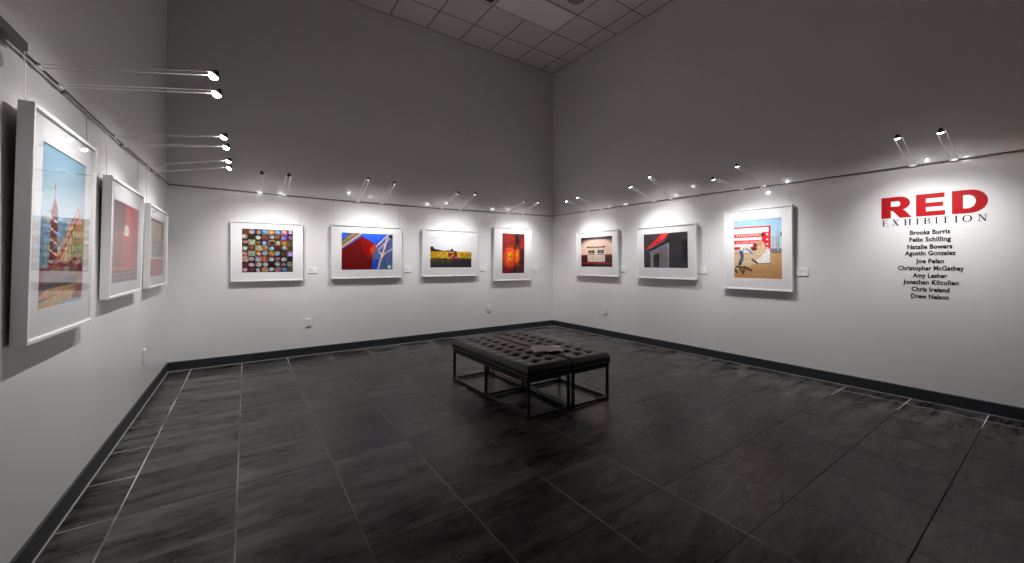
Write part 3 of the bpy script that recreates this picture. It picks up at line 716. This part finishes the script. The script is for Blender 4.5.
# the ten names
names = [('Brooks Burris',-5.621,-5.899,1.632),('Felix Schilling',-5.618,-5.904,1.563),('Natalie Bowers',-5.603,-5.913,1.492),('Agustin Gonzalez',-5.585,-5.936,1.430),
    ('Joe Felan',-5.664,-5.859,1.354),('Christopher McGathey',-5.534,-5.988,1.285),('Amy Lesher',-5.642,-5.881,1.214),('Jonathan Kilcullen',-5.571,-5.954,1.150),('Chris Ireland',-5.634,-5.895,1.081),('Drew Nelson',-5.631,-5.890,1.013)]
ordn = ['top line', 'second line', 'third line', 'fourth line', 'fifth line', 'sixth line and widest', 'seventh line', 'eighth line', 'ninth line', 'bottom line']
dg = None
for (txt, ya, yb, zc), od in zip(names, ordn):
    cu = bpy.data.curves.new('name_text', 'FONT'); cu.body = txt; cu.size = .060; cu.extrude = LT/2
    cu.offset = .0023; cu.align_x = 'CENTER'; cu.resolution_u = 3; cu.space_character = 1.04
    tmp = bpy.data.objects.new('tmp', cu); COL.objects.link(tmp)
    bpy.context.view_layer.update(); dg = bpy.context.evaluated_depsgraph_get()
    me = bpy.data.meshes.new_from_object(tmp.evaluated_get(dg)); me.name = 'name_line'
    bpy.data.objects.remove(tmp)
    xs = [v.co.x for v in me.vertices]; k = abs(yb-ya)/(max(xs)-min(xs)); mx_ = (max(xs)+min(xs))/2
    for v in me.vertices: v.co = Vector(((v.co.x-mx_)*k, -v.co.z-LT/2, v.co.y*.98-.021))
    me.materials.clear(); me.materials.append(m_black)
    o = bpy.data.objects.new('name_line', me); COL.objects.link(o)
    o.location = (W, (ya+yb)/2, zc); o.rotation_euler = (0,0,ROTZ['R'])
    tag(o, 'black vinyl name, ' + od + ' of the list under the title', 'wall lettering', 'names listed under the exhibition title')

# ------------------------------------------------------------------ tufted benches
BW, BL = .480, 1.50
def seat_bm():
    nx, ny = 60, 180
    bx = [-.079, .079]; by = [(-4+k)*.157 for k in range(9)]
    r = .028
    def prof(u, half):          # distance in from an edge -> how far the edge has rolled down
        d = half-abs(u)
        return 0 if d > r else r - math.sqrt(max(0, r*r-(r-d)**2))
    xs = [-BW/2 + BW*(.5-.5*math.cos(PI*i/nx))*.35 + (BW*i/nx)*.65 for i in range(nx+1)]
    ysv = [-BL/2 + (BL*j/ny) for j in range(ny+1)]
    bm = B_(); V = []
    for j, y in enumerate(ysv):
        row = []
        for i, x in enumerate(xs):
            z = .452 - max(prof(x, BW/2), prof(y, BL/2))
            edge = min(1, (BW/2-abs(x))/.05, (BL/2-abs(y))/.05); edge = max(edge, 0)
            pu = abs(math.sin(PI*(x+.079)/.158)); pv = abs(math.sin(PI*(y/.157)))
            puff = .011*(min(pu,1)**.6)*(pv**.6) if abs(x) < .079 and abs(y) < .628 else .008*((pv**.6) if abs(y) < .628 else .9)
            dd = min((x-a)**2 for a in bx) + min((y-b)**2 for b in by)
            dim = .024*math.exp(-dd/(2*.019**2)) + .006*math.exp(-dd/(2*.05**2))
            row.append(bm.verts.new((x, y, z + puff*edge - dim)))
        V.append(row)
    for j in range(ny):
        for i in range(nx): bm.faces.new((V[j][i], V[j][i+1], V[j+1][i+1], V[j+1][i]))
    # side walls: bulge slightly, then tuck under to the bottom
    loop = [V[0][i] for i in range(nx+1)] + [V[j][nx] for j in range(1, ny+1)] + [V[ny][i] for i in range(nx-1, -1, -1)] + [V[j][0] for j in range(ny-1, 0, -1)]
    prev = loop
    for z, e in ((.415,.004),(.385,.005),(.380,.002),(.376,.005),(.350,.003),(.340,-.004)):
        cur = []
        for v in loop:
            x, y = v.co.x, v.co.y
            cur.append(bm.verts.new((x + (e if x >= BW/2-1e-4 else -e if x <= -BW/2+1e-4 else 0), y + (e if y >= BL/2-1e-4 else -e if y <= -BL/2+1e-4 else 0), z)))
        n = len(loop)
        for k in range(n): bm.faces.new((prev[k], prev[(k+1)%n], cur[(k+1)%n], cur[k]))
        prev = cur
    bm.faces.new(prev)
    return bm, bx, by
def bench(loc, label):
    t = empty('tufted_bench', label, 'bench', loc, 0, 'black tufted benches in the middle of the room')
    bm, bx, by = seat_bm()
    st = obj('seat', bm, m_leather, t, True)
    for x in bx:
        for y in by:
            b = disc(.011, 0, .004, 14, .007); o = obj('button', b, m_leather, st, True, loc=(x, y, .4275))
    a, b, s = BW/2-.004, BL/2-.004, .024
    for z0, z1, nm in ((.315,.339,'apron_rail'),(0.006,.030,'floor_rail')):
        for sx in (-1, 1):
            x0, x1 = sorted((sx*a, sx*(a-s)))
            obj(nm, box(B_(), x0, x1, -b+s+.0005, b-s-.0005, z0, z1, .002), m_metal, t)
        for y in (-b, -s/2, b-s):
            obj(nm, box(B_(), -a+s+.0005, a-s-.0005, y, y+s, z0, z1, .002), m_metal, t)
    for y in (-b, -s/2, b-s):
        for x0 in (-a, a-s):
            lb = B_(); box(lb, x0, x0+s, y, y+s, 0, .339, .002)
            obj('leg', lb, m_metal, t)
    return t
bench((2.925,-3.105,0), 'long black button-tufted bench on a steel frame, left of the pair')
bench((3.416,-3.120,0), 'long black button-tufted bench on a steel frame, right of the pair')

# open brochure lying across both seats
t = empty('exhibition_brochure', 'open printed brochure lying across the two black benches', 'brochure', (3.222,-3.425,.4655), math.radians(-28))
for sx in (-1, 1):
    bm = B_(); n = 10; V = []
    for i in range(n+1):
        u = i/n; x = sx*(.001+u*.150); z = .004 + .008*math.sin(PI*min(1,u*1.25)) * (1-u*.5)
        V.append([bm.verts.new((x, y, zz)) for y, zz in ((-.135,z),(.135,z),(.135,z-.004),(-.135,z-.004))])
    for i in range(n):
        for k in range(4): bm.faces.new((V[i][k], V[i][(k+1)%4], V[i+1][(k+1)%4], V[i+1][k]))
    bm.faces.new(V[0]); bm.faces.new(V[-1])
    obj('page', bm, m_paper, t)

# EXIT sign high on the left wall behind the viewpoint (its red glow is mirrored in the right wall's paint)
t = empty('exit_sign', 'white box sign with lit red EXIT letters, high on the left wall behind the viewpoint', 'exit sign', (0,-5.92,3.42), PI/2)
obj('housing', box(B_(), -.18, .18, -.05, 0, -.11, .11, .004), m_sign, t)
def L_(polys, x):
    bm = B_()
    for p in polys: prism(bm, [(x+a*.055, -.075+b*.15) for a, b in p], -.053, -.0503)
    obj('letter', bm, m_exit, t)
L_([[(0,0),(1,0),(1,.16),(.32,.16),(.32,.42),(.85,.42),(.85,.58),(.32,.58),(.32,.84),(1,.84),(1,1),(0,1)]], -.145)
L_([[(0,0),(.32,0),(.5,.3),(.68,0),(1,0),(.67,.5),(1,1),(.68,1),(.5,.7),(.32,1),(0,1),(.33,.5)]], -.067)
L_([[(.3,0),(.7,0),(.7,1),(.3,1)]], .008)
L_([[(.34,0),(.66,0),(.66,.84),(1,.84),(1,1),(0,1),(0,.84),(.34,.84)]], .083)

# ------------------------------------------------------------------ ambient from the open side of the gallery, camera
wd = bpy.data.worlds.new('world'); S.world = wd; wd.use_nodes = True
bg = wd.node_tree.nodes['Background']; bg.inputs[0].default_value = (1.0,.95,.90,1); bg.inputs[1].default_value = .048

cd = bpy.data.cameras.new('camera'); cam = bpy.data.objects.new('camera', cd); COL.objects.link(cam)
F_, CXp, CYp, PSI = 395.11, 536.995, 262.56, .6353
cd.sensor_fit = 'HORIZONTAL'; cd.sensor_width = 36; cd.lens = F_*36/1024
cd.shift_x = -(CXp-512)/1024; cd.shift_y = -(281.5-CYp)/1024
cd.clip_start = .05
cam.location = (.7749,-6.5759,1.3377); cam.rotation_euler = (PI/2, 0, -PSI)
S.camera = cam
S.view_settings.view_transform = 'Standard'; S.view_settings.look = 'None'
S.view_settings.gamma = 1; S.view_settings.exposure = 0; S.view_settings.use_curve_mapping = False
S.cycles.use_denoising = True
S.cycles.max_bounces = 8
